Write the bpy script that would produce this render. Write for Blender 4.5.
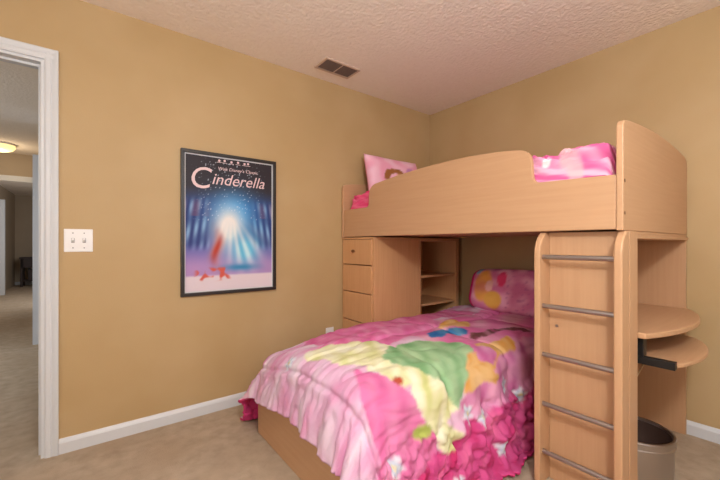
import bpy, bmesh, math, random
from mathutils import Vector, noise
random.seed(7)
for o in list(bpy.data.objects): bpy.data.objects.remove(o)
SC = bpy.context.scene
COL = SC.collection

# ------------------------------------------------------------------ camera
CAM = Vector((-2.7913, -2.4575, 1.1102)); F = 353.87; TH = 0.91727616
cd = bpy.data.cameras.new('camera'); co = bpy.data.objects.new('camera', cd); COL.objects.link(co)
cd.sensor_width = 36; cd.lens = F / 720 * 36; cd.shift_y = 4.145 / 720; cd.clip_start = 0.03
co.location = CAM; co.rotation_euler = (math.pi / 2, 0, TH - math.pi / 2)
SC.camera = co

# ------------------------------------------------------------------ world, lights, exposure
w = bpy.data.worlds.new('world'); SC.world = w; w.use_nodes = True
w.node_tree.nodes['Background'].inputs[0].default_value = (0.75, 0.85, 1, 1)
w.node_tree.nodes['Background'].inputs[1].default_value = 1.0
SC.view_settings.view_transform = 'Standard'; SC.view_settings.look = 'None'
SC.view_settings.exposure = 0.28; SC.view_settings.gamma = 1; SC.view_settings.use_curve_mapping = False

def area(name, loc, aim, sx, sy, power, col):
    l = bpy.data.lights.new(name, 'AREA'); l.shape = 'RECTANGLE'; l.size = sx; l.size_y = sy
    l.energy = power; l.color = col
    o = bpy.data.objects.new(name, l); COL.objects.link(o); o.location = loc
    o.rotation_euler = (Vector(aim) - Vector(loc)).to_track_quat('-Z', 'Y').to_euler()
    return o
def point(name, loc, power, col, rad):
    l = bpy.data.lights.new(name, 'POINT'); l.energy = power; l.color = col; l.shadow_soft_size = rad
    o = bpy.data.objects.new(name, l); COL.objects.link(o); o.location = loc
    return o
area('near_window_fill', (-1.75, -3.36, 1.5), (-1.55, 0, 1.35), 1.9, 1.3, 7, (0.95, 0.98, 1.0))  # added fill light, set at an unseen window behind the camera
area('side_window_fill', (-3.84, -1.95, 1.5), (0, -1.6, 1.3), 1.2, 1.3, 10, (0.95, 0.98, 1.0))  # second added fill, from the unseen side window
point('flash_key_light', (-2.55, -2.80, 1.94), 76, (0.95, 0.98, 1.0), 0.12)  # key light standing in for bounced camera flash; its lamp is added
point('hall_lamp_glow', (-3.72, 4.15, 2.2), 3.5, (1.0, 0.80, 0.55), 0.08)
area('hall_fill', (-5.1, 1.8, 1.35), (-3.4, 2.0, 0.0), 1.2, 1.3, 30, (0.82, 0.93, 1.0))  # fill added to brighten the hall, no window there
area('far_room_fill', (-2.65, 6.6, 1.5), (-4.4, 7.6, 0.9), 1.4, 1.5, 30, (0.95, 0.98, 1.0))  # hidden fill added to light the far room's left wall and table

# ------------------------------------------------------------------ materials
def srgb(r, g, b):
    f = lambda c: (c / 12.92 if c <= 0.04045 else ((c + 0.055) / 1.055) ** 2.4)
    return (f(r / 255), f(g / 255), f(b / 255), 1)
def mat(name, col, rough=0.5, metal=0.0, spec=None):
    m = bpy.data.materials.new(name); m.use_nodes = True
    b = m.node_tree.nodes['Principled BSDF']
    b.inputs['Base Color'].default_value = col; b.inputs['Roughness'].default_value = rough
    b.inputs['Metallic'].default_value = metal
    if spec is not None: b.inputs['Specular IOR Level'].default_value = spec
    return m
def noisy(name, c1, c2, scale=(1, 1, 1), nscale=5, detail=4, rough=0.6, lo=0.3, hi=0.7, bump=0, bscale=100, bdist=0.002, spec=0.3, c3=None, s3=2.0):
    m = mat(name, c1, rough, 0, spec); nt = m.node_tree; N = nt.nodes; L = nt.links; b = N['Principled BSDF']
    tc = N.new('ShaderNodeTexCoord'); mp = N.new('ShaderNodeMapping'); mp.inputs['Scale'].default_value = scale
    L.new(tc.outputs['Object'], mp.inputs['Vector'])
    n = N.new('ShaderNodeTexNoise'); n.inputs['Scale'].default_value = nscale; n.inputs['Detail'].default_value = detail
    L.new(mp.outputs[0], n.inputs['Vector'])
    r = N.new('ShaderNodeValToRGB'); r.color_ramp.elements[0].position = lo; r.color_ramp.elements[1].position = hi
    r.color_ramp.elements[0].color = c1; r.color_ramp.elements[1].color = c2
    L.new(n.outputs['Fac'], r.inputs['Fac'])
    out = r.outputs['Color']
    if c3:
        n3 = N.new('ShaderNodeTexNoise'); n3.inputs['Scale'].default_value = s3; n3.inputs['Detail'].default_value = 3
        L.new(tc.outputs['Object'], n3.inputs['Vector'])
        mr = N.new('ShaderNodeMapRange'); mr.inputs[1].default_value = 0.45; mr.inputs[2].default_value = 0.75; mr.inputs[4].default_value = 0.7
        L.new(n3.outputs['Fac'], mr.inputs[0])
        mx = N.new('ShaderNodeMix'); mx.data_type = 'RGBA'; L.new(mr.outputs[0], mx.inputs[0]); L.new(out, mx.inputs[6]); mx.inputs[7].default_value = c3
        out = mx.outputs[2]
    L.new(out, b.inputs['Base Color'])
    if bump:
        n2 = N.new('ShaderNodeTexNoise'); n2.inputs['Scale'].default_value = bscale; n2.inputs['Detail'].default_value = 3
        L.new(tc.outputs['Object'], n2.inputs['Vector'])
        bp = N.new('ShaderNodeBump'); bp.inputs['Strength'].default_value = bump; bp.inputs['Distance'].default_value = bdist
        L.new(n2.outputs['Fac'], bp.inputs['Height']); L.new(bp.outputs[0], b.inputs['Normal'])
    return m
WALL = noisy('tan_paint', srgb(184, 154, 109), srgb(188, 159, 115), nscale=2.2, rough=0.55, bump=0.25, bscale=160, bdist=0.002, spec=0.35, c3=srgb(196, 168, 127), s3=1.6)
HALLW = noisy('hall_paint', srgb(176, 158, 136), srgb(182, 164, 142), nscale=2, rough=0.7, bump=0.2, bscale=160)
CEIL = noisy('textured_ceiling', srgb(246, 234, 222), srgb(249, 238, 227), nscale=30, rough=0.9, bump=0.7, bscale=46, bdist=0.010, spec=0.1)
CARPET = noisy('beige_carpet', srgb(186, 165, 142), srgb(209, 190, 167), nscale=14, detail=8, rough=1, bump=1.0, bscale=260, bdist=0.008, spec=0.05, c3=srgb(190, 166, 140), s3=3.5)
TRIM = mat('white_trim_paint', srgb(212, 214, 218), 0.4)
WHITE = mat('white_plastic', srgb(238, 236, 236), 0.35)
GREYP = mat('grey_plastic', srgb(150, 146, 146), 0.5)  # mid-grey plastic for switch slots and screws
W1, W2 = srgb(192, 149, 112), srgb(197, 155, 118)
WOODX = noisy('beech_grain_along_x', W1, W2, scale=(1.2, 30, 30), nscale=2.5, rough=0.42)
WOODY = noisy('beech_grain_along_y', W1, W2, scale=(30, 1.2, 30), nscale=2.5, rough=0.42)
WOODZ = noisy('beech_grain_along_z', W1, W2, scale=(30, 30, 1.2), nscale=2.5, rough=0.42)
DWOODZ = noisy('beech_cabinet_grain', srgb(202, 152, 106), srgb(209, 160, 115), scale=(30, 30, 1.2), nscale=2.5, rough=0.45)
DWOODX = noisy('beech_shelf_grain', srgb(202, 152, 106), srgb(209, 160, 115), scale=(1.2, 30, 30), nscale=2.5, rough=0.45)
STEEL = mat('brushed_steel', srgb(178, 172, 170), 0.32, 1.0)
RUNG = mat('satin_nickel', srgb(165, 155, 150), 0.35, 0.9)
BLACKM = mat('black_metal', srgb(32, 30, 30), 0.4, 0.3)
BRONZE = mat('brown_knob', srgb(120, 82, 48), 0.4, 0.3)
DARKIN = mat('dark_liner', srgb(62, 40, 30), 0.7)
FRAMEB = mat('black_frame', srgb(40, 34, 32), 0.35)
VENTM = mat('vent_enamel', srgb(205, 180, 162), 0.5)
VENTD = mat('vent_dark', srgb(62, 50, 44), 0.7); VENTS = mat('vent_slat', srgb(112, 94, 84), 0.6)
DARKW = mat('dark_furniture', srgb(58, 44, 42), 0.5)
MATT = mat('mattress_ticking', srgb(235, 225, 220), 0.9)
LINING = mat('magenta_lining', srgb(216, 60, 128), 0.8)
CORD = mat('pale_cord', srgb(205, 180, 140), 0.6)
GLASS = mat('window_glass', (1, 1, 1, 1), 0.02); GLASS.node_tree.nodes['Principled BSDF'].inputs['Transmission Weight'].default_value = 1.0
LAMPG = mat('warm_lamp_glass', srgb(255, 240, 205), 0.4)
_b = LAMPG.node_tree.nodes['Principled BSDF']; _b.inputs['Emission Color'].default_value = srgb(255, 222, 140); _b.inputs['Emission Strength'].default_value = 1.1
def attr_mat(name, rough, bump=0, bscale=300, sheen=0.0, spec=0.2):
    m = mat(name, (1, 1, 1, 1), rough, 0, spec); nt = m.node_tree
    a = nt.nodes.new('ShaderNodeAttribute'); a.attribute_name = 'print'
    nt.links.new(a.outputs['Color'], nt.nodes['Principled BSDF'].inputs['Base Color'])
    if bump:
        tc = nt.nodes.new('ShaderNodeTexCoord'); n2 = nt.nodes.new('ShaderNodeTexNoise'); n2.inputs['Scale'].default_value = bscale
        nt.links.new(tc.outputs['Object'], n2.inputs['Vector'])
        bp = nt.nodes.new('ShaderNodeBump'); bp.inputs['Strength'].default_value = bump; bp.inputs['Distance'].default_value = 0.004
        nt.links.new(n2.outputs['Fac'], bp.inputs['Height']); nt.links.new(bp.outputs[0], nt.nodes['Principled BSDF'].inputs['Normal'])
    return m
CLOTH = attr_mat('printed_cotton', 0.75, 0.25, 60)
PAPER = attr_mat('printed_paper', 0.45)

# ------------------------------------------------------------------ helpers
def wloc(o):
    v = Vector(o.location)
    while o.parent: o = o.parent; v += Vector(o.location)
    return v
def obj(name, bm, m, parent=None, bevel=0, smooth=False, label=None):
    bmesh.ops.recalc_face_normals(bm, faces=bm.faces[:])
    me = bpy.data.meshes.new(name); bm.to_mesh(me); bm.free()
    return objm(name, me, m, parent, bevel, smooth, label)
def objm(name, me, m, parent=None, bevel=0, smooth=False, label=None):
    o = bpy.data.objects.new(name, me); COL.objects.link(o)
    if m: me.materials.append(m)
    if parent:
        off = wloc(parent); o.parent = parent
        for v in me.vertices: v.co -= off
    if bevel:
        b = o.modifiers.new('edge', 'BEVEL'); b.width = bevel; b.segments = 2; b.limit_method = 'ANGLE'; b.angle_limit = 0.9
    if smooth:
        for p in me.polygons: p.use_smooth = True
    if label: o['label'] = label
    return o
def tag(o, label, cat, group=None):
    o['label'] = label; o['category'] = cat
    if group: o['group'] = group
    return o
def thing(name, loc, label, cat, group=None):
    o = bpy.data.objects.new(name, None); COL.objects.link(o); o.location = loc; o.empty_display_size = 0.1
    return tag(o, label, cat, group)
def struct(name, bm, m, parent=None, bevel=0):
    o = obj(name, bm, m, parent, bevel)
    if not parent: o['kind'] = 'structure'
    return o
def box(x0, x1, y0, y1, z0, z1, bm=None):
    bm = bm or bmesh.new()
    vs = [bm.verts.new((x, y, z)) for x in (x0, x1) for y in (y0, y1) for z in (z0, z1)]
    for f in ((0, 1, 3, 2), (4, 6, 7, 5), (0, 4, 5, 1), (2, 3, 7, 6), (0, 2, 6, 4), (1, 5, 7, 3)):
        bm.faces.new([vs[i] for i in f])
    return bm
def prism(pts, axis, a0, a1, bm=None):
    """pts in the two remaining axes (in x,y,z order), extruded along axis"""
    bm = bm or bmesh.new()
    def mk(p, a):
        q = list(p); q.insert(axis, a); return bm.verts.new(q)
    A = [mk(p, a0) for p in pts]; B = [mk(p, a1) for p in pts]
    bm.faces.new(A); bm.faces.new(B[::-1])
    for i in range(len(pts)):
        j = (i + 1) % len(pts); bm.faces.new((A[i], A[j], B[j], B[i]))
    return bm
def tube(p0, p1, r, n=14, bm=None, r1=None, cap=True):
    bm = bm or bmesh.new(); p0 = Vector(p0); p1 = Vector(p1); d = (p1 - p0).normalized()
    a = d.orthogonal().normalized(); b = d.cross(a); r1 = r if r1 is None else r1
    A = [bm.verts.new(p0 + (a * math.cos(t) + b * math.sin(t)) * r) for t in [2 * math.pi * i / n for i in range(n)]]
    B = [bm.verts.new(p1 + (a * math.cos(t) + b * math.sin(t)) * r1) for t in [2 * math.pi * i / n for i in range(n)]]
    for i in range(n): bm.faces.new((A[i], A[(i + 1) % n], B[(i + 1) % n], B[i]))
    if cap: bm.faces.new(A[::-1]); bm.faces.new(B)
    return bm
def lathe(c, prof, n=40, sx=1, sy=1, bm=None):
    bm = bm or bmesh.new(); rings = []
    for r, z in prof:
        rings.append([bm.verts.new((c[0] + sx * r * math.cos(2 * math.pi * i / n), c[1] + sy * r * math.sin(2 * math.pi * i / n), c[2] + z)) for i in range(n)])
    for a, b in zip(rings, rings[1:]):
        for i in range(n): bm.faces.new((a[i], a[(i + 1) % n], b[(i + 1) % n], b[i]))
    return bm
def arc(cx, cy, r, a0, a1, n=8):
    return [(cx + r * math.cos(math.radians(a0 + (a1 - a0) * i / n)), cy + r * math.sin(math.radians(a0 + (a1 - a0) * i / n))) for i in range(n + 1)]
def bezier(p0, p1, p2, n=8):
    return [((1 - t) ** 2 * p0[0] + 2 * t * (1 - t) * p1[0] + t * t * p2[0], (1 - t) ** 2 * p0[1] + 2 * t * (1 - t) * p1[1] + t * t * p2[1]) for t in [i / n for i in range(n + 1)]]
def smooth_line(pts, n=6):
    P = [pts[0]] + list(pts) + [pts[-1]]; out = []
    for i in range(1, len(P) - 2):
        for k in range(n):
            t = k / n
            out.append(tuple(0.5 * ((2 * P[i][c]) + (-P[i-1][c] + P[i+1][c]) * t + (2*P[i-1][c] - 5*P[i][c] + 4*P[i+1][c] - P[i+2][c]) * t*t + (-P[i-1][c] + 3*P[i][c] - 3*P[i+1][c] + P[i+2][c]) * t**3) for c in range(2)))
    out.append(pts[-1]); return out

# ------------------------------------------------------------------ room shell
H = 2.44; XB = -3.9; YN = -3.4; T = 0.115
DX0, DX1, DH = -3.74, -2.972, 2.072           # door opening in the left wall
struct('floor', box(-6.6, 0.12, YN - 0.12, 11.2, -0.1, 0), CARPET)
struct('ceiling', box(XB - 0.1, 0.12, YN - 0.12, T, H, H + 0.1), CEIL)
b = box(DX1, 0.12, 0, T, 0, H); box(XB - 0.1, DX0, 0, T, 0, H, b); box(DX0, DX1, 0, T, DH, H, b)
struct('wall_left', b, WALL)
struct('wall_right', box(0, 0.12, YN - 0.12, 0, 0, H), WALL)
def wall_with_hole(name, axis, a0, a1, u0, u1, h0, h1, z0, z1):
    bm = bmesh.new()
    def bb(p0, p1, q0, q1):
        if axis == 1: box(p0, p1, a0, a1, q0, q1, bm)
        else: box(a0, a1, p0, p1, q0, q1, bm)
    bb(u0, h0, 0, H); bb(h1, u1, 0, H); bb(h0, h1, 0, z0); bb(h0, h1, z1, H)
    struct(name, bm, WALL)
wall_with_hole('wall_near', 1, YN - 0.12, YN, XB - 0.12, 0, -2.7, -0.8, 0.85, 2.15)
wall_with_hole('wall_back', 0, XB - 0.12, XB, YN, 0, -2.55, -1.35, 0.85, 2.15)
def window(name, axis, a, u0, u1, z0, z1, inward):
    wn = bpy.data.objects.new(name, None); COL.objects.link(wn); wn['kind'] = 'structure'
    def B(p0, p1, q0, q1, d0, d1, bm=None):
        return box(p0, p1, a + d0, a + d1, q0, q1, bm) if axis == 1 else box(a + d0, a + d1, p0, p1, q0, q1, bm)
    bm = B(u0, u0 + 0.05, z0, z1, -0.09, -0.05); B(u1 - 0.05, u1, z0, z1, -0.09, -0.05, bm); B(u0, u1, z0, z0 + 0.05, -0.09, -0.05, bm)
    B(u0, u1, z1 - 0.05, z1, -0.09, -0.05, bm); B(u0, u1, (z0 + z1) / 2 - 0.02, (z0 + z1) / 2 + 0.02, -0.09, -0.05, bm)
    obj('window_frame', bm, TRIM, wn); obj('window_sill', B(u0 - 0.04, u1 + 0.04, z0 - 0.03, z0, -0.05, 0.03), TRIM, wn)
    obj('pane', B(u0 + 0.05, u1 - 0.05, z0 + 0.05, z1 - 0.05, -0.075, -0.07), GLASS, wn)
window('unseen_window_1', 1, YN, -2.7, -0.8, 0.85, 2.15, 1)  # unseen window put in to go with the near fill light
window('unseen_window_2', 0, XB, -2.55, -1.35, 0.85, 2.15, 1)  # likewise added out of view, for the side fill
# baseboards (profiled)
def bb_profile(h=0.078, d=0.014): return [(0, 0), (d, 0), (d, h - 0.022), (d - 0.004, h - 0.012), (d - 0.009, h - 0.003), (0.002, h), (0, h)]
struct('baseboard_left', prism([(-y, z) for y, z in bb_profile()], 0, -2.918, 0), TRIM)
struct('baseboard_right', prism([(-y, z) for y, z in bb_profile()], 1, YN, -0.014), TRIM)
struct('baseboard_near', prism([(YN + y, z) for y, z in bb_profile()], 0, XB, 0), TRIM)
struct('baseboard_back', prism([(XB + y, z) for y, z in bb_profile()], 1, YN, 0), TRIM)
# door casing: moulded profile across the width, plus jamb and stop
def casing_prof(x0, s):    # x from inner edge outward, depth towards the room
    w_ = 0.056
    return [(x0, 0), (x0, -0.010), (x0 + s * 0.008, -0.014), (x0 + s * 0.022, -0.015), (x0 + s * 0.028, -0.011), (x0 + s * 0.040, -0.016), (x0 + s * 0.050, -0.019), (x0 + s * w_, -0.017), (x0 + s * w_, 0)]
dr = bpy.data.objects.new('trim_1', None); COL.objects.link(dr); dr['kind'] = 'structure'
obj('side_casing', prism(casing_prof(DX1 - 0.003, 1), 2, 0, DH + 0.053), TRIM, dr)
obj('side_casing', prism(casing_prof(DX0 + 0.003, -1), 2, 0, DH + 0.053), TRIM, dr)
obj('head_casing', prism([(y, DH - 0.003 + (x - DX1 + 0.003)) for x, y in casing_prof(DX1 - 0.003, 1)], 0, DX0 - 0.053, DX1 + 0.053), TRIM, dr)
bm = box(DX1 - 0.018, DX1, -0.001, T + 0.001, 0, DH); box(DX0, DX0 + 0.018, -0.001, T + 0.001, 0, DH, bm); box(DX0 + 0.018, DX1 - 0.018, -0.001, T + 0.001, DH - 0.018, DH, bm)
obj('jamb', bm, TRIM, dr)
bm = box(DX1 - 0.030, DX1 - 0.018, 0.045, 0.08, 0, DH - 0.018); box(DX0, DX1 - 0.030, 0.045, 0.08, DH - 0.030, DH - 0.018, bm)
obj('door_stop', bm, TRIM, dr)
obj('strike_plate', box(DX1 - 0.0195, DX1 - 0.018, 0.008, 0.034, 0.93, 0.99), STEEL, dr, label='small metal strike plate')

# ------------------------------------------------------------------ hallway and the room beyond
struct('ceiling_hall', box(-6.6, 0.12, T, 11.2, H, H + 0.1), CEIL)
HY = 4.75
b = box(-2.6, -2.5, T, 2.3, 0, H); box(-3.235, -3.1, 2.85, HY, 0, H, b); box(-3.1, -2.5, 2.3, 2.4, 0, H, b)
struct('wall_hall_right', b, HALLW)
struct('wall_hall_left', box(-5.3, -5.2, T, 11.2, 0, H), HALLW)
struct('trim_2', box(-3.285, -3.23, 2.83, 2.85, 0, 2.10), TRIM)
b = box(-5.2, -3.2, HY, HY + 0.12, 2.10, H); box(-5.2, -4.45, HY, HY + 0.12, 0, 2.10, b)
struct('wall_hall_far', b, HALLW)
struct('trim_3', box(-4.5, -3.2, HY - 0.02, HY, 2.03, 2.11), TRIM)
struct('wall_far_room', box(-5.2, -2.4, 10.8, 10.9, 0, H), HALLW)
struct('wall_far_left', box(-4.5, -4.38, 8.45, 10.8, 0, H), HALLW)
struct('trim_4', box(-4.5, -4.25, 8.37, 8.45, 0, 2.08), TRIM)
struct('wall_far_right', box(-2.5, -2.4, HY, 11.1, 0, H), HALLW)
struct('wall_window_side', box(-6.6, -6.5, T, 11.2, 0, H), HALLW)
struct('baseboard_far', box(-4.38, -2.4, 10.78, 10.8, 0, 0.09), TRIM)

# ceiling lamp in the hall
hl = thing('hall_ceiling_light', (-3.72, 4.15, H), 'glowing round flush ceiling light in the hallway beyond the door', 'ceiling light')
obj('base', lathe((-3.72, 4.15, H), [(0.001, 0), (0.15, 0), (0.15, -0.02), (0.001, -0.02)]), WHITE, hl)
obj('lamp_shade', lathe((-3.72, 4.15, H), [(0.14, -0.02), (0.145, -0.045), (0.12, -0.08), (0.07, -0.1), (0.001, -0.107)]), LAMPG, hl, smooth=True)
# dark side table in the far room
st = thing('side_table', (-4.0, 10.3, 0), 'dark wooden side table in the far room seen through the doorway', 'table')
obj('table_top', box(-4.22, -3.45, 10.1, 10.6, 0.73, 0.77), DARKW, st, 0.004)
obj('lower_shelf', box(-4.18, -3.5, 10.13, 10.57, 0.14, 0.17), DARKW, st)
obj('drawer_box', box(-4.18, -3.5, 10.12, 10.58, 0.5, 0.73), DARKW, st)
for x, y in ((-4.20, 10.12), (-3.5, 10.12), (-4.20, 10.54), (-3.5, 10.54)): obj('leg', box(x, x + 0.045, y, y + 0.045, 0, 0.73), DARKW, st)
cb = thing('storage_box', (-3.8, 10.3, 0.17), 'dark storage box on the lower shelf of the far side table', 'box')
obj('body', box(-4.06, -3.56, 10.15, 10.5, 0.171, 0.44), DARKW, cb, 0.01)
obj('lid', box(-4.07, -3.55, 10.14, 10.51, 0.44, 0.47), BLACKM, cb, 0.004)

# added lamp fixture, out of view near the camera, where the key light sits
cl = thing('added_ceiling_lamp', (-2.55, -2.80, H), 'white pendant lamp added out of view on the bedroom ceiling', 'ceiling light')
obj('base', lathe((-2.55, -2.80, H), [(0.001, 0), (0.17, 0), (0.17, -0.025), (0.001, -0.025)]), WHITE, cl)

obj('stem', tube((-2.55, -2.80, H - 0.025), (-2.55, -2.80, 2.11), 0.008), WHITE, cl)
obj('socket', tube((-2.55, -2.80, 2.11), (-2.55, -2.80, 2.07), 0.022), WHITE, cl)

# ------------------------------------------------------------------ ceiling vent
vt = thing('ceiling_vent', (-1.30, -0.22, H), 'small slatted air vent on the ceiling above the poster wall', 'vent')
vx0, vx1, vy0, vy1 = -1.455, -1.15, -0.323, -0.147
fr = 0.016
b = box(vx0, vx1, vy0, vy0 + fr, H - 0.010, H); box(vx0, vx1, vy1 - fr, vy1, H - 0.010, H, b)
box(vx0, vx0 + fr, vy0 + fr, vy1 - fr, H - 0.010, H, b); box(vx1 - fr, vx1, vy0 + fr, vy1 - fr, H - 0.010, H, b)
obj('frame', b, VENTM, vt)
obj('backing', box(vx0 + fr, vx1 - fr, vy0 + fr, vy1 - fr, H - 0.002, H), VENTD, vt)
obj('divider', box(-1.304, -1.296, vy0 + fr, vy1 - fr, H - 0.010, H - 0.002), VENTM, vt)
for s in (0, 1):
    xa, xb = (vx0 + fr, -1.304) if s == 0 else (-1.296, vx1 - fr)
    for k in range(7):
        y = vy0 + 0.022 + k * 0.0185
        o = obj('slat', prism([(y, H - 0.003), (y + 0.0015, H - 0.003), (y + 0.012, H - 0.011), (y + 0.0105, H - 0.011)], 0, xa, xb), VENTS, vt)

# ------------------------------------------------------------------ switch and outlet
sp = thing('light_switch', (-2.836, 0, 1.13), 'white double toggle light switch plate beside the door casing', 'light switch')
obj('plate', box(-2.898, -2.774, -0.007, 0, 1.068, 1.192), WHITE, sp, 0.004)
for x in (-2.860, -2.812):
    obj('toggle', prism([(-0.004, 1.118), (-0.020, 1.132), (-0.020, 1.142), (-0.004, 1.142)], 0, x - 0.005, x + 0.005), WHITE, sp)
    obj('slot', box(x - 0.007, x + 0.007, -0.0085, -0.006, 1.117, 1.143), GREYP, sp)
    for z in (1.090, 1.170): obj('screw', tube((x, -0.0085, z), (x, -0.006, z), 0.0035, 10), GREYP, sp)
ol = thing('wall_outlet', (-1.22, 0, 0.38), 'white wall outlet half hidden behind the bed beside the drawers', 'outlet')
obj('plate', box(-1.262, -1.187, -0.007, 0, 0.308, 0.428), WHITE, ol, 0.003)
for z in (0.345, 0.392):
    obj('socket', box(-1.24, -1.21, -0.0095, -0.006, z - 0.014, z + 0.014), WHITE, ol, 0.002)

# ------------------------------------------------------------------ poster
PX0, PX1, PZ0, PZ1 = -2.335, -1.701, 0.778, 1.714
ps = thing('framed_poster', (-2.018, 0, PZ0), 'tall framed blue and violet film poster on the tan wall', 'poster')
fw_ = 0.021
b = box(PX0, PX1, -0.024, 0, PZ0, PZ0 + fw_); box(PX0, PX1, -0.024, 0, PZ1 - fw_, PZ1, b)
box(PX0, PX0 + fw_, -0.024, 0, PZ0 + fw_, PZ1 - fw_, b); box(PX1 - fw_, PX1, -0.024, 0, PZ0 + fw_, PZ1 - fw_, b)
obj('frame', b, FRAMEB, ps, 0.002)
def lerp(a, b, t): return tuple(a[i] + (b[i] - a[i]) * t for i in range(3))
def sstep(a, b, x):
    t = max(0, min(1, (x - a) / (b - a))); return t * t * (3 - 2 * t)
def poster_col(u, v):           # u 0..1 left to right, v 0..1 bottom to top; generic glow, stripes and soft shapes
    c8 = lambda r, g, b_: (r, g, b_)
    c = c8(52, 46, 52)
    c = lerp(c, c8(50, 70, 125), sstep(0.80, 0.62, v))
    c = lerp(c, c8(112, 108, 176), sstep(0.5, 0.3, v))
    c = lerp(c, c8(176, 140, 192), sstep(0.33, 0.16, v))
    side = abs(u - 0.5) * 2
    if 0.28 < v < 0.72:             # rows of pale and dark stripes fanning out at both sides
        ph = (u * 26 + v * 5 * (1 if u > .5 else -1))
        k = sstep(0.42, 0.62, side) * sstep(0.28, 0.36, v) * sstep(0.72, 0.62, v)
        s = 0.5 + 0.5 * math.sin(ph * 3.1)
        band = 0.5 + 0.5 * math.sin(v * 34 + side * 6)
        c = lerp(c, lerp(c8(40, 52, 110), c8(150, 190, 225), s * (0.35 + 0.65 * band)), k * 0.85)
        if 0.55 < v < 0.68: c = lerp(c, c8(140, 70, 90), k * 0.5 * (0.5 + 0.5 * math.sin(ph * 1.7 + 2)))
    g = math.exp(-(((u - 0.53) / 0.27) ** 2 + ((v - 0.58) / 0.17) ** 2))
    c = lerp(c, c8(62, 150, 220), min(1, 1.1 * g))
    ray = 0.5 + 0.5 * math.sin(math.atan2(u - 0.5, v - 0.62 + 1e-6) * 22)
    g2 = math.exp(-(((u - 0.47) / 0.17) ** 2 + ((v - 0.47) / 0.16) ** 2))
    c = lerp(c, c8(238, 234, 232), min(1, 1.25 * g2))
    g3 = math.exp(-(((u - 0.66) / 0.19) ** 2 + ((v - 0.30) / 0.13) ** 2))
    c = lerp(c, lerp(c8(104, 186, 222), c8(196, 230, 240), ray), min(1, 1.15 * g3))
    g4 = math.exp(-(((u - 0.33 - 0.03 * math.sin(v * 20)) / 0.05) ** 2 + ((v - 0.31) / 0.11) ** 2))
    c = lerp(c, lerp(c8(184, 66, 52), c8(214, 110, 84), ray), min(1, 1.0 * g4))
    g5 = math.exp(-(((u - 0.6) / 0.2) ** 2 + ((v - 0.165) / 0.025) ** 2))
    c = lerp(c, c8(40, 128, 178), 0.85 * g5)
    if v < 0.12: c = lerp(c, c8(222, 206, 214), sstep(0.12, 0.10, v))
    n = noise.noise(Vector((u * 14, v * 22, 3)))
    k = sstep(0.0, 0.25, n) * sstep(0.22, 0.15, abs(u - 0.29)) * sstep(0.06, 0.035, abs(v - 0.12))
    c = lerp(c, c8(205, 92, 80), k)
    # little stars
    n = noise.noise(Vector((u * 70, v * 95, 9)))
    if v > 0.52: c = lerp(c, c8(225, 235, 250), sstep(0.42, 0.6, n) * 0.8 * sstep(0.5, 0.2, abs(u - .5)))
    return srgb(*c)
def grid_mesh(name, fn, nu, nv, colfn):
    bm = bmesh.new(); lay = bm.verts.layers.float_color.new('print'); V = []
    for i in range(nu + 1):
        row = []
        for j in range(nv + 1):
            u, v = i / nu, j / nv; q = bm.verts.new(fn(u, v)); q[lay] = colfn(u, v); row.append(q)
        V.append(row)
    for i in range(nu):
        for j in range(nv): bm.faces.new((V[i][j], V[i + 1][j], V[i + 1][j + 1], V[i][j + 1]))
    return bm
px0, px1, pz0, pz1 = PX0 + fw_, PX1 - fw_, PZ0 + fw_, PZ1 - fw_
b = box(px0, px1, -0.006, -0.001, pz0, pz1)
obj('mount', b, mat('white_mount_board', srgb(215, 212, 215), 0.6), ps)
m_ = 0.008
obj('artwork', grid_mesh('art', lambda u, v: (px0 + m_ + u * (px1 - px0 - 2 * m_), -0.0075, pz0 + m_ + v * (pz1 - pz0 - 2 * m_)), 110, 160, poster_col), PAPER, ps, smooth=True)
LETTER = mat('pale_pink_lettering', srgb(228, 198, 200), 0.5)
def text(name, s, x, z, size, m, parent, shear=0.25, sx=1.0):
    c = bpy.data.curves.new(name, 'FONT'); c.body = s; c.size = size; c.shear = shear; c.extrude = 0.0004; c.resolution_u = 4
    o = bpy.data.objects.new(name, c); COL.objects.link(o)
    bpy.context.view_layer.update()
    me = bpy.data.meshes.new_from_object(o.evaluated_get(bpy.context.evaluated_depsgraph_get()))
    bpy.data.objects.remove(o); bpy.data.curves.remove(c); me.materials.clear()
    for v in me.vertices: v.co = Vector((x + v.co.x * sx, -0.0085 - v.co.z, z + v.co.y))
    return objm(name, me, m, parent)
text('title_lettering', 'C', -2.29, 1.475, 0.20, LETTER, ps, 0.15, 0.95)
text('title_lettering', 'inderella', -2.152, 1.508, 0.108, LETTER, ps, 0.3, 0.98)
text('small_lettering', "Walt Disney's Classic", -2.11, 1.606, 0.030, LETTER, ps, 0.2, 1.05)
b = bmesh.new()
for k, x in enumerate((-2.10, -2.065, -2.02, -1.975, -1.93, -1.905)):
    b_ = arc(x, 1.668 + 0.003 * (k % 2), 0.008, 0, 360, 12)[:-1]
    prism([(p[0], p[1]) for p in b_], 1, -0.0085, -0.0078, b)
    box(x - 0.016, x + 0.016, -0.0085, -0.0078, 1.655, 1.658, b)
obj('ornament', b, LETTER, ps)

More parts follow.
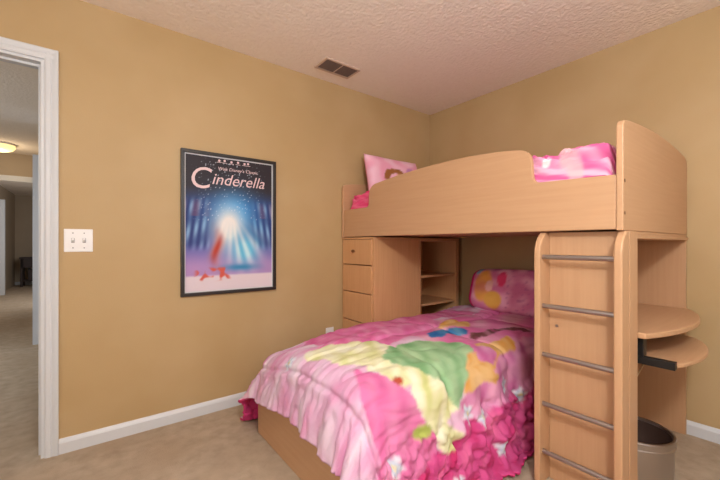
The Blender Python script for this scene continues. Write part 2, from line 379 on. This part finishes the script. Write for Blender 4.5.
# ------------------------------------------------------------------ loft bed (upper bunk)
FX = -1.104; FY = -1.978
lb = thing('loft_bed', (-0.55, -0.99, 1.165), 'raised beech loft bed with a wavy guard rail along its front', 'bed')
rail = [(-0.028, 1.17), (-0.028, 1.392), (-0.33, 1.392)] + bezier((-0.33, 1.392), (-0.36, 1.394), (-0.362, 1.43), 4)[1:] + bezier((-0.362, 1.47), (-0.362, 1.545), (-0.435, 1.560), 8)
rail += smooth_line([(-0.435, 1.560), (-0.628, 1.580), (-0.826, 1.594), (-1.004, 1.601), (-1.2, 1.602), (-1.35, 1.596), (-1.473, 1.585), (-1.545, 1.575)], 3)[1:]
rail += bezier((-1.545, 1.575), (-1.605, 1.565), (-1.610, 1.50), 8)[1:] + bezier((-1.613, 1.445), (-1.614, 1.405), (-1.65, 1.402), 6) + [(-1.952, 1.392), (-1.952, 1.17)]
obj('guard_rail', prism(rail, 0, FX, FX + 0.024), WOODY, lb, 0.004)
def endpanel(y0, y1):
    pts = [(-0.02, 1.165), (FX - 0.004, 1.165), (FX - 0.004, 1.57)] + bezier((FX - 0.004, 1.57), (FX - 0.004, 1.61), (FX + 0.04, 1.612), 6)[1:]
    pts += [(FX + (-.02 - FX) * t, 1.612 + 0.03 * math.sin(math.pi * t) - 0.006 * t) for t in [i / 14 for i in range(1, 14)]] + [(-0.06, 1.606)] + bezier((-0.06, 1.606), (-0.02, 1.60), (-0.02, 1.56), 5)[1:]
    return prism(pts, 1, y0, y1)
obj('end_panel', endpanel(-0.028, -0.003), WOODX, lb, 0.004)
ep = obj('end_panel', endpanel(FY, FY + 0.025), WOODX, lb, 0.004)
for z in (1.365, 1.235): obj('bolt', tube((FX + 0.012, FY - 0.0015, z), (FX + 0.012, FY + 0.004, z), 0.007, 12), BRONZE, ep)
obj('back_rail', box(-0.040, -0.018, FY + 0.025, -0.028, 1.17, 1.42), WOODY, lb)
obj('bed_base', box(FX + 0.024, -0.040, FY + 0.025, -0.028, 1.174, 1.20), WOODY, lb)
obj('upper_mattress', box(FX + 0.035, -0.05, FY + 0.035, -0.04, 1.2005, 1.352), MATT, None, 0.03)
tag(bpy.data.objects['upper_mattress'], 'mattress inside the raised loft bed under pink bedding', 'mattress')
bpy.data.objects['upper_mattress'].name = 'mattress'

# ------------------------------------------------------------------ printed fabrics
def crease(x, y, z, k=5): return max(0, 1 - abs(noise.noise(Vector((x, y, z)))) * k)
def ridge(x, y, z): return 1 - 2 * abs(noise.noise(Vector((x, y, z))))
PALE, HOT, MAG = (230, 184, 212), (230, 126, 176), (216, 82, 146)
YEL, GRN, ORA, BLU, BRN, LIL = (238, 234, 190), (160, 198, 150), (236, 188, 124), (78, 142, 196), (110, 66, 64), (224, 146, 188)
def inpoly(x, y, P):
    c = False; j = len(P) - 1
    for i in range(len(P)):
        if (P[i][1] > y) != (P[j][1] > y) and x < (P[j][0] - P[i][0]) * (y - P[i][1]) / (P[j][1] - P[i][1]) + P[i][0]: c = not c
        j = i
    return c
def sm(P): return smooth_line(P + [P[0]], 4)[:-1]
REG = [
 (HOT, [(1.68,.27),(1.45,.3),(1.08,.27),(.78,.27),(.3,.3),(.3,-.6),(1.1,-.6),(1.55,-.2),(1.68,.05)], False),
 (HOT, [(1.68,.27),(1.3,.24),(.78,.24),(.78,.34),(1.05,.45),(1.38,.51),(1.52,.39),(1.74,.33)], False),
 (HOT, [(1.78,.7),(1.73,.8),(1.66,.87),(1.63,.94),(1.61,1.02),(1.55,1.1),(1.55,1.16),(1.65,1.3),(1.9,1.5),(2.2,1.5),(2.2,1.2),(1.95,1.12),(1.92,1.0),(1.88,.88)], True),
 (LIL, [(1.24,.98),(1.07,.91),(.55,.85),(-.1,.8),(-.1,1.1),(.7,1.12),(1.14,1.12),(1.37,1.06),(1.38,1.02)], False),
 (MAG, [(1.37,1.09),(1.25,1.13),(1.14,1.11),(.9,1.12),(.7,1.08),(-.1,1.05),(-.1,1.6),(2.3,1.6),(2.3,1.34),(1.95,1.28),(1.75,1.23),(1.69,1.22),(1.62,1.19),(1.54,1.17),(1.46,1.2),(1.39,1.15)], False),
 (YEL, [(1.85,.38),(1.75,.32),(1.6,.36),(1.52,.39),(1.43,.52),(1.5,.7),(1.58,.72),(1.70,.80),(1.74,.74),(1.72,.68),(1.8,.6),(1.82,.52),(1.85,.47)], True),
 (YEL, [(1.6,.88),(1.54,.82),(1.44,.84),(1.38,.94),(1.38,1.02),(1.46,1.06),(1.42,1.12),(1.40,1.17),(1.46,1.2),(1.53,1.17),(1.55,1.1),(1.61,1.01),(1.63,.94)], True),
 (YEL, [(1.60,.70),(1.54,.80),(1.55,.86),(1.6,.90),(1.66,.875),(1.715,.80),(1.68,.70)], True),
 (GRN, [(1.47,.55),(1.3,.57),(1.07,.73),(1.10,.80),(1.17,.85),(1.3,.95),(1.4,1.03),(1.44,.93),(1.46,.89),(1.54,.83),(1.61,.72),(1.56,.62)], True),
 (ORA, [(1.14,.83),(.98,.79),(.72,.78),(.78,.86),(.87,.89),(1.07,.91),(1.05,.97),(1.22,.99),(1.33,.99),(1.25,.91)], True),
 (LIL, [(1.09,.8),(1.0,.82),(.96,.88),(1.05,.89),(1.13,.86)], True),
 (ORA, [(1.17,.88),(1.08,.92),(1.04,.97),(1.12,.97),(1.19,.91)], True),
 (ORA, [(.93,.42),(.67,.33),(.62,.44),(.77,.53)], True),
 (BLU, [(1.10,.50),(1.0,.49),(.88,.50),(.80,.56),(.84,.61),(.92,.58),(1.02,.57),(1.10,.60),(1.15,.56)], True),
 (BRN, [(.90,.65),(.83,.62),(.74,.65),(.62,.69),(.45,.77),(.49,.80),(.66,.73),(.78,.69),(.84,.69),(.90,.71)], True),
]
REG = [(c, sm(P) if s else P) for c, P, s in REG]
BOX = [(min(p[0] for p in P), max(p[0] for p in P), min(p[1] for p in P), max(p[1] for p in P)) for c, P in REG]
FLW = [(1.33,1.08),(1.23,1.12),(.98,1.04),(.85,1.12),(1.80,1.14),(1.72,1.34),(1.45,1.34),(1.9,.3),(.55,1.2),(1.1,1.3)]
def bed_col(u, v):
    A = [bed_one(u + a, v + b_) for a, b_ in ((0, 0), (.006, .003), (-.006, -.003), (.003, -.006), (-.003, .006))]
    return tuple(sum(x[i] for x in A) / 5 * (.84 if i < 3 else 1) for i in range(4))
def bed_one(u, v):
    q = Vector((u * 7, v * 7, 1)); du, dv = 0.035 * noise.noise(q) + 0.012 * noise.noise(q * 4), 0.035 * noise.noise(q + Vector((5, 5, 5))) + 0.012 * noise.noise(q * 4 + Vector((3, 1, 5)))
    x, y = u + du, v + dv
    c = PALE; hit = -1
    n = noise.noise(Vector((u * 5, v * 14, 2))); c = lerp(c, (226, 138, 182), max(0, n) * 1.1) if n > 0 else lerp(c, (238, 218, 230), -n * 1.5)
    if u < 1.2 and v > .3 and v < 1.1:
        n2 = noise.noise(Vector((u * 6, v * 6, 8))); c = lerp((232, 120, 176), (240, 176, 200), sstep(-.3, .5, n2))
    for k, (rc, P) in enumerate(REG):
        B = BOX[k]
        if B[0] <= x <= B[1] and B[2] <= y <= B[3] and inpoly(x, y, P):
            n = noise.noise(Vector((u * 16 - v * 8, v * 6 + u * 3, 3 + k)))
            if rc == YEL: c = lerp(rc, (250, 247, 226) if n > 0 else (212, 214, 138), min(1, abs(n) * 1.5))
            elif rc == GRN: c = lerp(rc, (190, 216, 170) if n > 0 else (116, 168, 112), min(1, abs(n) * 1.3))
            elif rc == ORA: c = lerp(rc, (248, 206, 150) if n > 0 else (226, 150, 60), min(1, abs(n) * 1.3))
            elif rc == MAG: c = lerp(rc, (240, 120, 168) if n > 0 else (204, 50, 112), min(1, abs(n) * 1.4))
            elif rc == LIL: c = lerp(rc, (240, 170, 200) if n > 0 else (206, 104, 160), min(1, abs(n) * 1.5))
            elif rc == BLU: c = lerp(rc, (120, 180, 214) if n > 0 else (40, 100, 172), min(1, abs(n) * 1.3))
            else: c = lerp(rc, (238, 166, 200) if n > 0 else (216, 90, 152), min(1, abs(n) * 1.1))
            hit = k
    for k, (a, b_) in enumerate(FLW):
        r = math.hypot(u - a, v - b_); t = math.atan2(v - b_, u - a)
        if r < 0.05:
            pr_ = 0.034 + 0.010 * math.cos(5 * t + k)
            if r < pr_: c = lerp((236, 238, 248), (150, 180, 216), sstep(0.5, 1, 0.5 + 0.5 * math.cos(5 * t + k + 3)))
            if r < 0.009: c = (236, 206, 120)
    r = math.hypot((u - 1.62) / .05, (v - 1.07) / .025)
    if r < 1: c = (176, 186, 92)
    r = math.hypot((u - 1.67) / .022, (v - .855) / .02)
    if r < 1: c = (190, 84, 60)
    return srgb(*c)
def DR(d, phi, r=0.10):
    q = r * math.pi / 2
    if d <= q: return r * math.sin(d / r), r * (1 - math.cos(d / r))
    e = d - q; return r + e * math.sin(phi), r + e * math.cos(phi)

def drape(u, v):
    ds = max(0, u - 1.8); dl = max(0, -v); dr_ = max(0, v - .8)
    if ds > 0 and dl > 0:           # rounded corner of the cloth
        a, c = ds / .36, dl / .72; ds, dl = .36 * a * math.sqrt(1 - c * c * .36), .72 * c * math.sqrt(1 - a * a * .36)
    X = -.1 - min(u, 1.8); Y = -.53 - min(max(v, 0), .8)
    vv = min(max(v, 0), .8) / .8; z = .550 + .026 * math.sin(math.pi * vv)
    z -= .085 * math.exp(-((u - 1.84) / .28) ** 2 - ((v + .0) / .28) ** 2)
    dt = max(dl, dr_); sg = 1 if dl > 0 else -1; d = math.hypot(ds, dt)
    nx, ny, nz = 0, 0, 1.0
    wob = 0.25 * noise.noise(Vector((u * 2.5, v * 2.5, 9)))
    amp = 0.014 * noise.noise(Vector((u * 3.0, v * 3.0, 0))) + 0.007 * noise.noise(Vector((u * 8, v * 8, 4)))
    amp += 0.006 * ridge(u * 5 + wob, v * 22 + wob * 4, 2) * sstep(1.2, 1.6, u) + 0.002 * ridge(u * 13, v * 11, 6)
    amp -= 0.005 * crease(u * 3 + wob, v * 6 + wob * 2, 41, 7) + (0.006 * sstep(1.4, 1.75, u) + .001) * crease(u * 5 + wob, v * 16 + wob * 3, 51, 5)
    seam = min(abs(v - s + .1 * wob) for s in (-.05, .40, .90)); seam2 = min(abs(u - s + .1 * wob) for s in (.35, .9, 1.42, 1.93))
    amp -= 0.012 * math.exp(-(seam / 0.014) ** 2) + 0.014 * math.exp(-(seam2 / 0.014) ** 2)
    amp += 0.012 * (1 - math.exp(-(min(seam, seam2) / 0.09) ** 2))
    rf = sstep(1.02, 1.14, v + .08 * wob) * sstep(2.3, 1.7, u)
    if rf > 0:
        amp += rf * (0.020 * ridge(u * 8 + wob, v * 8, 11) + 0.012 * ridge(u * 18, v * 16 + wob * 3, 5) - 0.018 * crease(u * 13 + wob * 3, v * 11, 15) - 0.010 * crease(u * 24, v * 22 + wob * 4, 25, 4))
    if u < .40: amp += 0.014 * sstep(.40, .12, u) * ridge(u * 16, v * 3, 2)
    if d > 0:
        ang = math.atan2(dt, ds); m_ = math.sin(2 * ang); a2 = math.sin(ang) ** 2
        phi = math.radians(10) * (1 - a2) + math.radians(8 if sg < 0 else 10) * a2 + math.radians(13 if sg > 0 else 14) * m_
        tang = (v if ds > dt else u) + 0.35 * ang
        fold = 0.55 * math.sin(tang * 17 + 4 * noise.noise(Vector((tang * 3, 0, 0)))) + 0.9 * noise.noise(Vector((tang * 13, d * 2.5, 7)))
        amp += 0.017 * sstep(0.06, 0.32, d) * fold
        o, dn = DR(d, phi, .12); z -= dn
        k = sstep(0, .18, d); nz = 1 - k * .9
        nx, ny = -math.cos(ang) * k, sg * math.sin(ang) * k
        if z < .03: o += (.03 - z) * .8; z = .03 - min(.012, (.03 - z) * .1)
        X -= o * math.cos(ang); Y += sg * o * math.sin(ang)
    X, Y, z = X + nx * amp, Y + ny * amp, max(.012, z + nz * amp)
    if v < 0: Y = min(Y, -.440 + .35 * sstep(1.08, 1.75, u))        # tucked in beside the drawer chest
    return X, Y, z

# ------------------------------------------------------------------ lower bed
bd = thing('platform_bed', (-1.02, -0.93, 0), 'low beech box bed with a plain foot board under the loft bed', 'bed')
obj('foot_board', box(-2.0, -1.976, -1.43, -0.434, 0.0, 0.36), WOODY, bd, 0.003)
obj('side_rail', box(-1.976, -0.05, -0.480, -0.456, 0.0, 0.34), WOODX, bd, 0.003)
obj('side_rail', box(-1.976, -0.05, -1.43, -1.406, 0.0, 0.34), WOODX, bd, 0.003)
obj('head_board', box(-0.05, -0.026, -1.43, -0.456, 0.0, 0.50), WOODY, bd, 0.003)
obj('bed_base', box(-1.976, -0.05, -1.406, -0.480, 0.26, 0.29), WOODX, bd)
mt = obj('mattress', box(-1.93, -0.07, -1.385, -0.50, 0.2905, 0.48), MATT, None, 0.05)
tag(mt, 'twin mattress of the lower bed hidden under the pink comforter', 'mattress')
US, VS, U1, V0, V1 = 290, 270, 2.16, -0.72, 1.43
b = bmesh.new(); lay = b.verts.layers.float_color.new('print'); V = []
for i in range(US + 1):
    row = []
    for j in range(VS + 1):
        u = U1 * i / US; v = V0 + (V1 - V0) * j / VS
        q = b.verts.new(drape(u, v)); q[lay] = bed_col(u, v); row.append(q)
    V.append(row)
for i in range(US):
    for j in range(VS): b.faces.new((V[i][j], V[i + 1][j], V[i + 1][j + 1], V[i][j + 1]))
b.verts.ensure_lookup_table()
cf = obj('comforter', b, CLOTH, None, smooth=True)
md = cf.modifiers.new('thick', 'SOLIDIFY'); md.thickness = 0.014; md.offset = -1; cf.data.materials.append(LINING); md.material_offset = 1; md.material_offset_rim = 1
tag(cf, 'pink printed comforter with green and yellow swirls draped over the lower bed', 'comforter')

def pillow(name, centre, ux, uy, w_, h_, th, colfn, label, nu=48, nv=34, soft=False):
    """ux, uy: unit axes of the pillow face; a closed puffy cushion with pinched corners"""
    ux = Vector(ux).normalized(); uy = Vector(uy).normalized(); n = ux.cross(uy).normalized(); c = Vector(centre)
    bm = bmesh.new(); lay = bm.verts.layers.float_color.new('print'); S_ = [[], []]
    for side in (0, 1):
        for i in range(nu + 1):
            row = []
            for j in range(nv + 1):
                a, t = 2 * i / nu - 1, 2 * j / nv - 1
                edge = i in (0, nu) or j in (0, nv)
                if side == 1 and edge: row.append(S_[0][i][j]); continue
                pf = max(0, (1 - a ** 4) * (1 - t ** 4)) ** (0.42 if not soft else 0.36)
                pin = 1 - 0.07 * (1 - abs(a) ** 2) * abs(t) ** 3 ; pin2 = 1 - 0.05 * (1 - t * t) * abs(a) ** 3
                wv = 0.10 * noise.noise(Vector((a * 2.4, t * 2.4, side * 9 + w_ * 7))) + 0.05 * noise.noise(Vector((a * 6, t * 6, side)))
                hgt = (0.5 * pf * (1 + wv)) * th * (1 if side == 0 else -1)
                if soft:
                    a_, t_ = a * math.sqrt(1 - .16 * t ** 4), t * math.sqrt(1 - .30 * a ** 6); a_ *= 1 + .02 * wv; 
                else: a_, t_ = a * pin2, t * pin
                q = bm.verts.new(c + ux * a_ * w_ / 2 + uy * t_ * h_ / 2 + n * hgt)
                q[lay] = colfn((a + 1) / 2, (t + 1) / 2, side); row.append(q)
            S_[side].append(row)
        for i in range(nu):
            for j in range(nv):
                R = S_[side]; f = (R[i][j], R[i + 1][j], R[i + 1][j + 1], R[i][j + 1])
                bm.faces.new(f if side == 0 else f[::-1])
    o = obj(name, bm, CLOTH, None, smooth=True)
    tag(o, label, 'pillow', None)
    return o
def low_pil_col(u, v, side):
    n = noise.noise(Vector((u * 7, v * 5, 1))); c = lerp((216, 120, 164), (236, 170, 198), sstep(-.4, .5, n))
    if u < .08 or side == 1: return srgb(214, 44, 120)
    k = sstep(1.0, .75, math.hypot((u - .22) / .13, (v - .55) / .42)); c = lerp(c, (240, 170, 66), k * (.7 + .3 * n))
    k = sstep(1.0, .75, math.hypot((u - .36) / .12, (v - .25) / .22)); c = lerp(c, (232, 176, 84), k)
    k = sstep(1.0, .7, math.hypot((u - .30) / .06, (v - .55) / .15)); c = lerp(c, (248, 196, 190), k)
    k = sstep(1.0, .7, math.hypot((u - .44) / .06, (v - .72) / .2)); c = lerp(c, (232, 70, 120), k)
    k = sstep(1.0, .7, math.hypot((u - .12) / .04, (v - .9) / .1)); c = lerp(c, (150, 180, 214), k)
    n = noise.noise(Vector((u * 22, v * 16, 4))); 
    if u > .5: c = lerp(c, (186, 96, 150), sstep(.2, .5, n) * .6)
    return srgb(*c)
pillow('pillow', (-0.205, -1.010, 0.742), (0, -1, 0.02), (0.28, 0, 1), 0.72, 0.35, 0.20, low_pil_col, 'pink and orange printed pillow propped against the wall on the lower bed', soft=True)
def up_pil_col(u, v, side):
    if side == 1: return srgb(206, 120, 140)
    n = noise.noise(Vector((u * 6, v * 6, 5))); c = lerp((240, 168, 196), (246, 196, 216), sstep(-.4, .5, n))
    r = abs(math.hypot((u - .44) / .17, (v - .50) / .17) - 1); k = sstep(.36, .26, r + .15 * noise.noise(Vector((u * 12, v * 12, 2)))) * sstep(.44, .5, v + .25 * (u - .3)); c = lerp(c, (160, 104, 58), k)
    k = sstep(1, .6, math.hypot((u - .52) / .10, (v - .55) / .08)); c = lerp(c, (246, 200, 176), k)
    k = sstep(1, .7, math.hypot((u - .75) / .1, (v - .7) / .1)); c = lerp(c, (214, 150, 200), k)
    return srgb(*c)
pillow('pillow', (-0.655, -0.165, 1.655), (1, 0, 0), (0, 0.20, 1), 0.62, 0.44, 0.13, up_pil_col, 'pink printed pillow leaning in the corner of the loft bed')

# rumpled comforter in the upper bunk
def up_shape(uu, v):
    u = uu ** 1.7
    X = FX + 0.036 + u * (-.05 - FX - .036); Y = -0.04 - v * 1.905
    ed = min(u, 1 - u) * 1.02; ev = min(v, 1 - v) * 1.9
    e = sstep(-.02, .075, ed) * sstep(0, .045, ev)
    z = 1.362 + 0.138 * (e ** .6) + .03 * sstep(.72, .9, v) * e + 0.02 * e * math.sin(math.pi * u)
    z -= .02 * sstep(.93, .99, v) * e
    wx = noise.noise(Vector((u * 5, v * 9, 3))) * .6
    fr = sstep(.5, .1, uu) * e
    f = .016 * ridge(uu * 14 + v * 9 + wx * 1.5, v * 5, 3) + .012 * ridge(uu * 26 - v * 10 + wx * 3, v * 9, 6) - .016 * crease(uu * 16 + v * 11 + wx * 3, v * 6, 21) - .010 * crease(uu * 30 - v * 14, v * 10 + wx, 31, 4)
    f *= sstep(.05, .14, uu) * 1.5
    z += e * f; X = max(X - fr * f * .7 * sstep(.03, .10, uu), FX + .034)
    z -= 0.10 * sstep(.17, .12, v) * sstep(.14, .20, u) * e
    return X, Y, z
def up_col(uu, v):
    u = uu ** 1.7
    n = noise.noise(Vector((uu * 24 + v * 14, v * 7, 3))) + .4 * noise.noise(Vector((uu * 40, v * 14, 13))); c = lerp((218, 98, 154), (242, 184, 208), sstep(-.4, .4, n))
    if v < .3: c = lerp((232, 72, 128), (240, 110, 150), sstep(-.3, .3, n))
    n = noise.noise(Vector((u * 9, v * 18, 13)))
    if v > .6: c = lerp(c, (236, 190, 190), sstep(.15, .4, n) * .7)
    c = lerp(c, (245, 242, 246), sstep(1, .6, math.hypot((uu - .15) / .03, (v - .845) / .016)))
    return srgb(*c)
b = grid_mesh('c', up_shape, 190, 280, up_col)
uc = obj('comforter', b, CLOTH, None, smooth=True)
md = uc.modifiers.new('thick', 'SOLIDIFY'); md.thickness = 0.012; md.offset = -1
tag(uc, 'rumpled pink comforter in the raised loft bed behind its guard rail', 'comforter')

# ------------------------------------------------------------------ drawer chest under the loft bed
CY = -0.420
dc = thing('drawer_chest', (-0.86, -0.21, 0), 'narrow beech chest with stacked drawers under the loft bed', 'chest of drawers')
obj('side_panel', box(-1.098, -0.612, CY, CY + 0.022, 0, 1.150), DWOODZ, dc, 0.002)
obj('side_panel', box(-1.098, -0.612, -0.024, -0.004, 0, 1.150), DWOODZ, dc, 0.002)
obj('top', box(-1.104, -0.612, CY - 0.002, -0.004, 1.150, 1.1635), DWOODX, dc, 0.002)
obj('back_panel', box(-0.630, -0.612, CY + 0.022, -0.024, 0, 1.150), DWOODZ, dc)
obj('plinth', box(-1.085, -1.07, CY + 0.022, -0.024, 0, 0.05), DWOODZ, dc)
zs = [1.149, 0.946, 0.727, 0.496, 0.275, 0.055]
for k in range(5):
    d = obj('drawer', box(-1.108, -1.086, CY + 0.024, -0.026, zs[k + 1] + 0.004, zs[k] - 0.003), DWOODZ, dc, 0.003)
    box_ = box(-1.086, -0.66, CY + 0.034, -0.036, zs[k + 1] + 0.02, zs[k] - 0.04)
    obj('drawer_box', box_, DWOODX, d)
    if k == 0:
        obj('knob', tube((-1.108, -0.183, 1.055), (-1.122, -0.183, 1.055), 0.007, 14, r1=0.013, bm=tube((-1.122, -0.183, 1.055), (-1.130, -0.183, 1.055), 0.013, 14, r1=0.010)), BRONZE, d, smooth=False, label='small dark round knob')
# ------------------------------------------------------------------ open bookcase beside it
bc = thing('bookcase', (-0.35, -0.21, 0), 'open beech shelf unit beside the drawer chest under the loft bed', 'bookcase')
obj('side_panel', box(-0.610, -0.588, CY, -0.004, 0, 1.160), DWOODZ, bc, 0.002)
obj('side_panel', box(-0.125, -0.085, CY, -0.004, 0, 1.160), DWOODZ, bc, 0.002)
obj('top', box(-0.588, -0.125, CY, -0.004, 1.135, 1.160), DWOODX, bc, 0.002)
obj('back_panel', box(-0.588, -0.125, -0.016, -0.004, 0, 1.135), DWOODZ, bc)
for z in (0.845, 0.605, 0.34, 0.06): obj('shelf', box(-0.588, -0.125, CY + 0.012, -0.016, z - 0.02, z), DWOODX, bc, 0.002)

# ------------------------------------------------------------------ desk tower with ladder
dk = thing('desk_tower', (-0.55, -1.85, 0), 'beech desk with a built-in ladder holding up the loft bed', 'desk')
obj('front_panel', box(-1.052, -1.030, -1.94, -1.668, 0, 1.164), WOODZ, dk, 0.002)
def ladder_rail(y0, y1, back):
    pts = [(back, 0), (-1.145, 0), (-1.145, 1.07)] + bezier((-1.145, 1.07), (-1.142, 1.13), (-1.085, 1.164), 10)[1:] + [(back, 1.164)]
    return prism(pts, 1, y0, y1)
obj('ladder_rail', ladder_rail(-1.668, -1.640, -1.03), WOODZ, dk, 0.006)
obj('ladder_rail', ladder_rail(-1.985, -1.955, -1.055), WOODZ, dk, 0.006)
obj('post', box(-1.0545, -0.955, -1.985, -1.940, 0, 1.164), WOODZ, dk, 0.003)
for z in (1.051, 0.825, 0.600, 0.371, 0.150):
    obj('rung', tube((-1.115, -1.966, z), (-1.115, -1.655, z), 0.011, 16), RUNG, dk, smooth=False, label='round satin metal rung')
obj('screw', tube((-1.0535, -1.702, 0.728), (-1.051, -1.702, 0.728), 0.007, 12), RUNG, dk)
obj('back_panel', box(-0.034, -0.012, -1.975, -1.50, 0, 1.164), WOODZ, dk, 0.002)
obj('inner_panel', box(-1.03, -0.034, -1.668, -1.648, 0, 1.164), WOODZ, dk, 0.002)
obj('top', box(-0.955, -0.012, -1.983, -1.668, 1.133, 1.150), WOODX, dk, 0.003)
obj('top', box(-1.03, -0.012, -1.975, -1.668, 1.1505, 1.1645), WOODX, dk, 0.002)
top = [(-0.036, -1.669), (-0.036, -1.985)] + smooth_line([(-0.036, -1.985), (-0.10, -2.015), (-0.22, -2.058), (-0.40, -2.092), (-0.60, -2.094), (-0.80, -2.062), (-0.953, -2.012)], 5)[1:] + [(-0.953, -1.939), (-1.029, -1.939), (-1.029, -1.669)]
obj('desktop', prism(top, 2, 0.713, 0.737), WOODX, dk, 0.005)
tr = [(-0.22, -1.75), (-0.22, -1.99)] + smooth_line([(-0.22, -1.99), (-0.26, -2.05), (-0.36, -2.102), (-0.50, -2.136), (-0.66, -2.142), (-0.82, -2.118), (-0.886, -2.094)], 5)[1:] + [(-0.886, -1.75)]
kt = obj('keyboard_tray', prism(tr, 2, 0.600, 0.618), WOODX, dk, 0.005)
obj('drawer_slide', box(-0.918, -0.886, -2.098, -1.72, 0.598, 0.630), BLACKM, kt, 0.002, label='black metal slide')
obj('bracket', box(-0.918, -0.872, -1.995, -1.86, 0.630, 0.712), BLACKM, kt, 0.002, label='black metal hanger')
obj('bracket', box(-0.235, -0.218, -1.98, -1.80, 0.618, 0.712), BLACKM, kt, 0.002, label='black metal hanger')
obj('cord', tube((-0.60, -1.95, 0.595), (-0.88, -1.95, 0.50), 0.0035, 8), CORD, dk, label='thin pale cord')

# ------------------------------------------------------------------ waste bin
bx, by = -0.80, -1.93
wb = thing('trash_can', (bx, by, 0), 'round stainless steel trash can under the desk beside the ladder', 'trash can')
bh = 0.266
obj('body', lathe((bx, by, 0), [(0.001, 0.0), (0.135, 0.0), (0.140, 0.012), (0.142, bh - 0.04)], 48), STEEL, wb, smooth=True)
obj('rim', lathe((bx, by, 0), [(0.142, bh - 0.042), (0.149, bh - 0.040), (0.149, bh - 0.034), (0.145, bh - 0.031), (0.145, bh - 0.009), (0.149, bh - 0.006), (0.147, bh), (0.138, bh), (0.135, bh - 0.012), (0.135, bh - 0.035)], 48), STEEL, wb, smooth=False, label='ridged steel rim')
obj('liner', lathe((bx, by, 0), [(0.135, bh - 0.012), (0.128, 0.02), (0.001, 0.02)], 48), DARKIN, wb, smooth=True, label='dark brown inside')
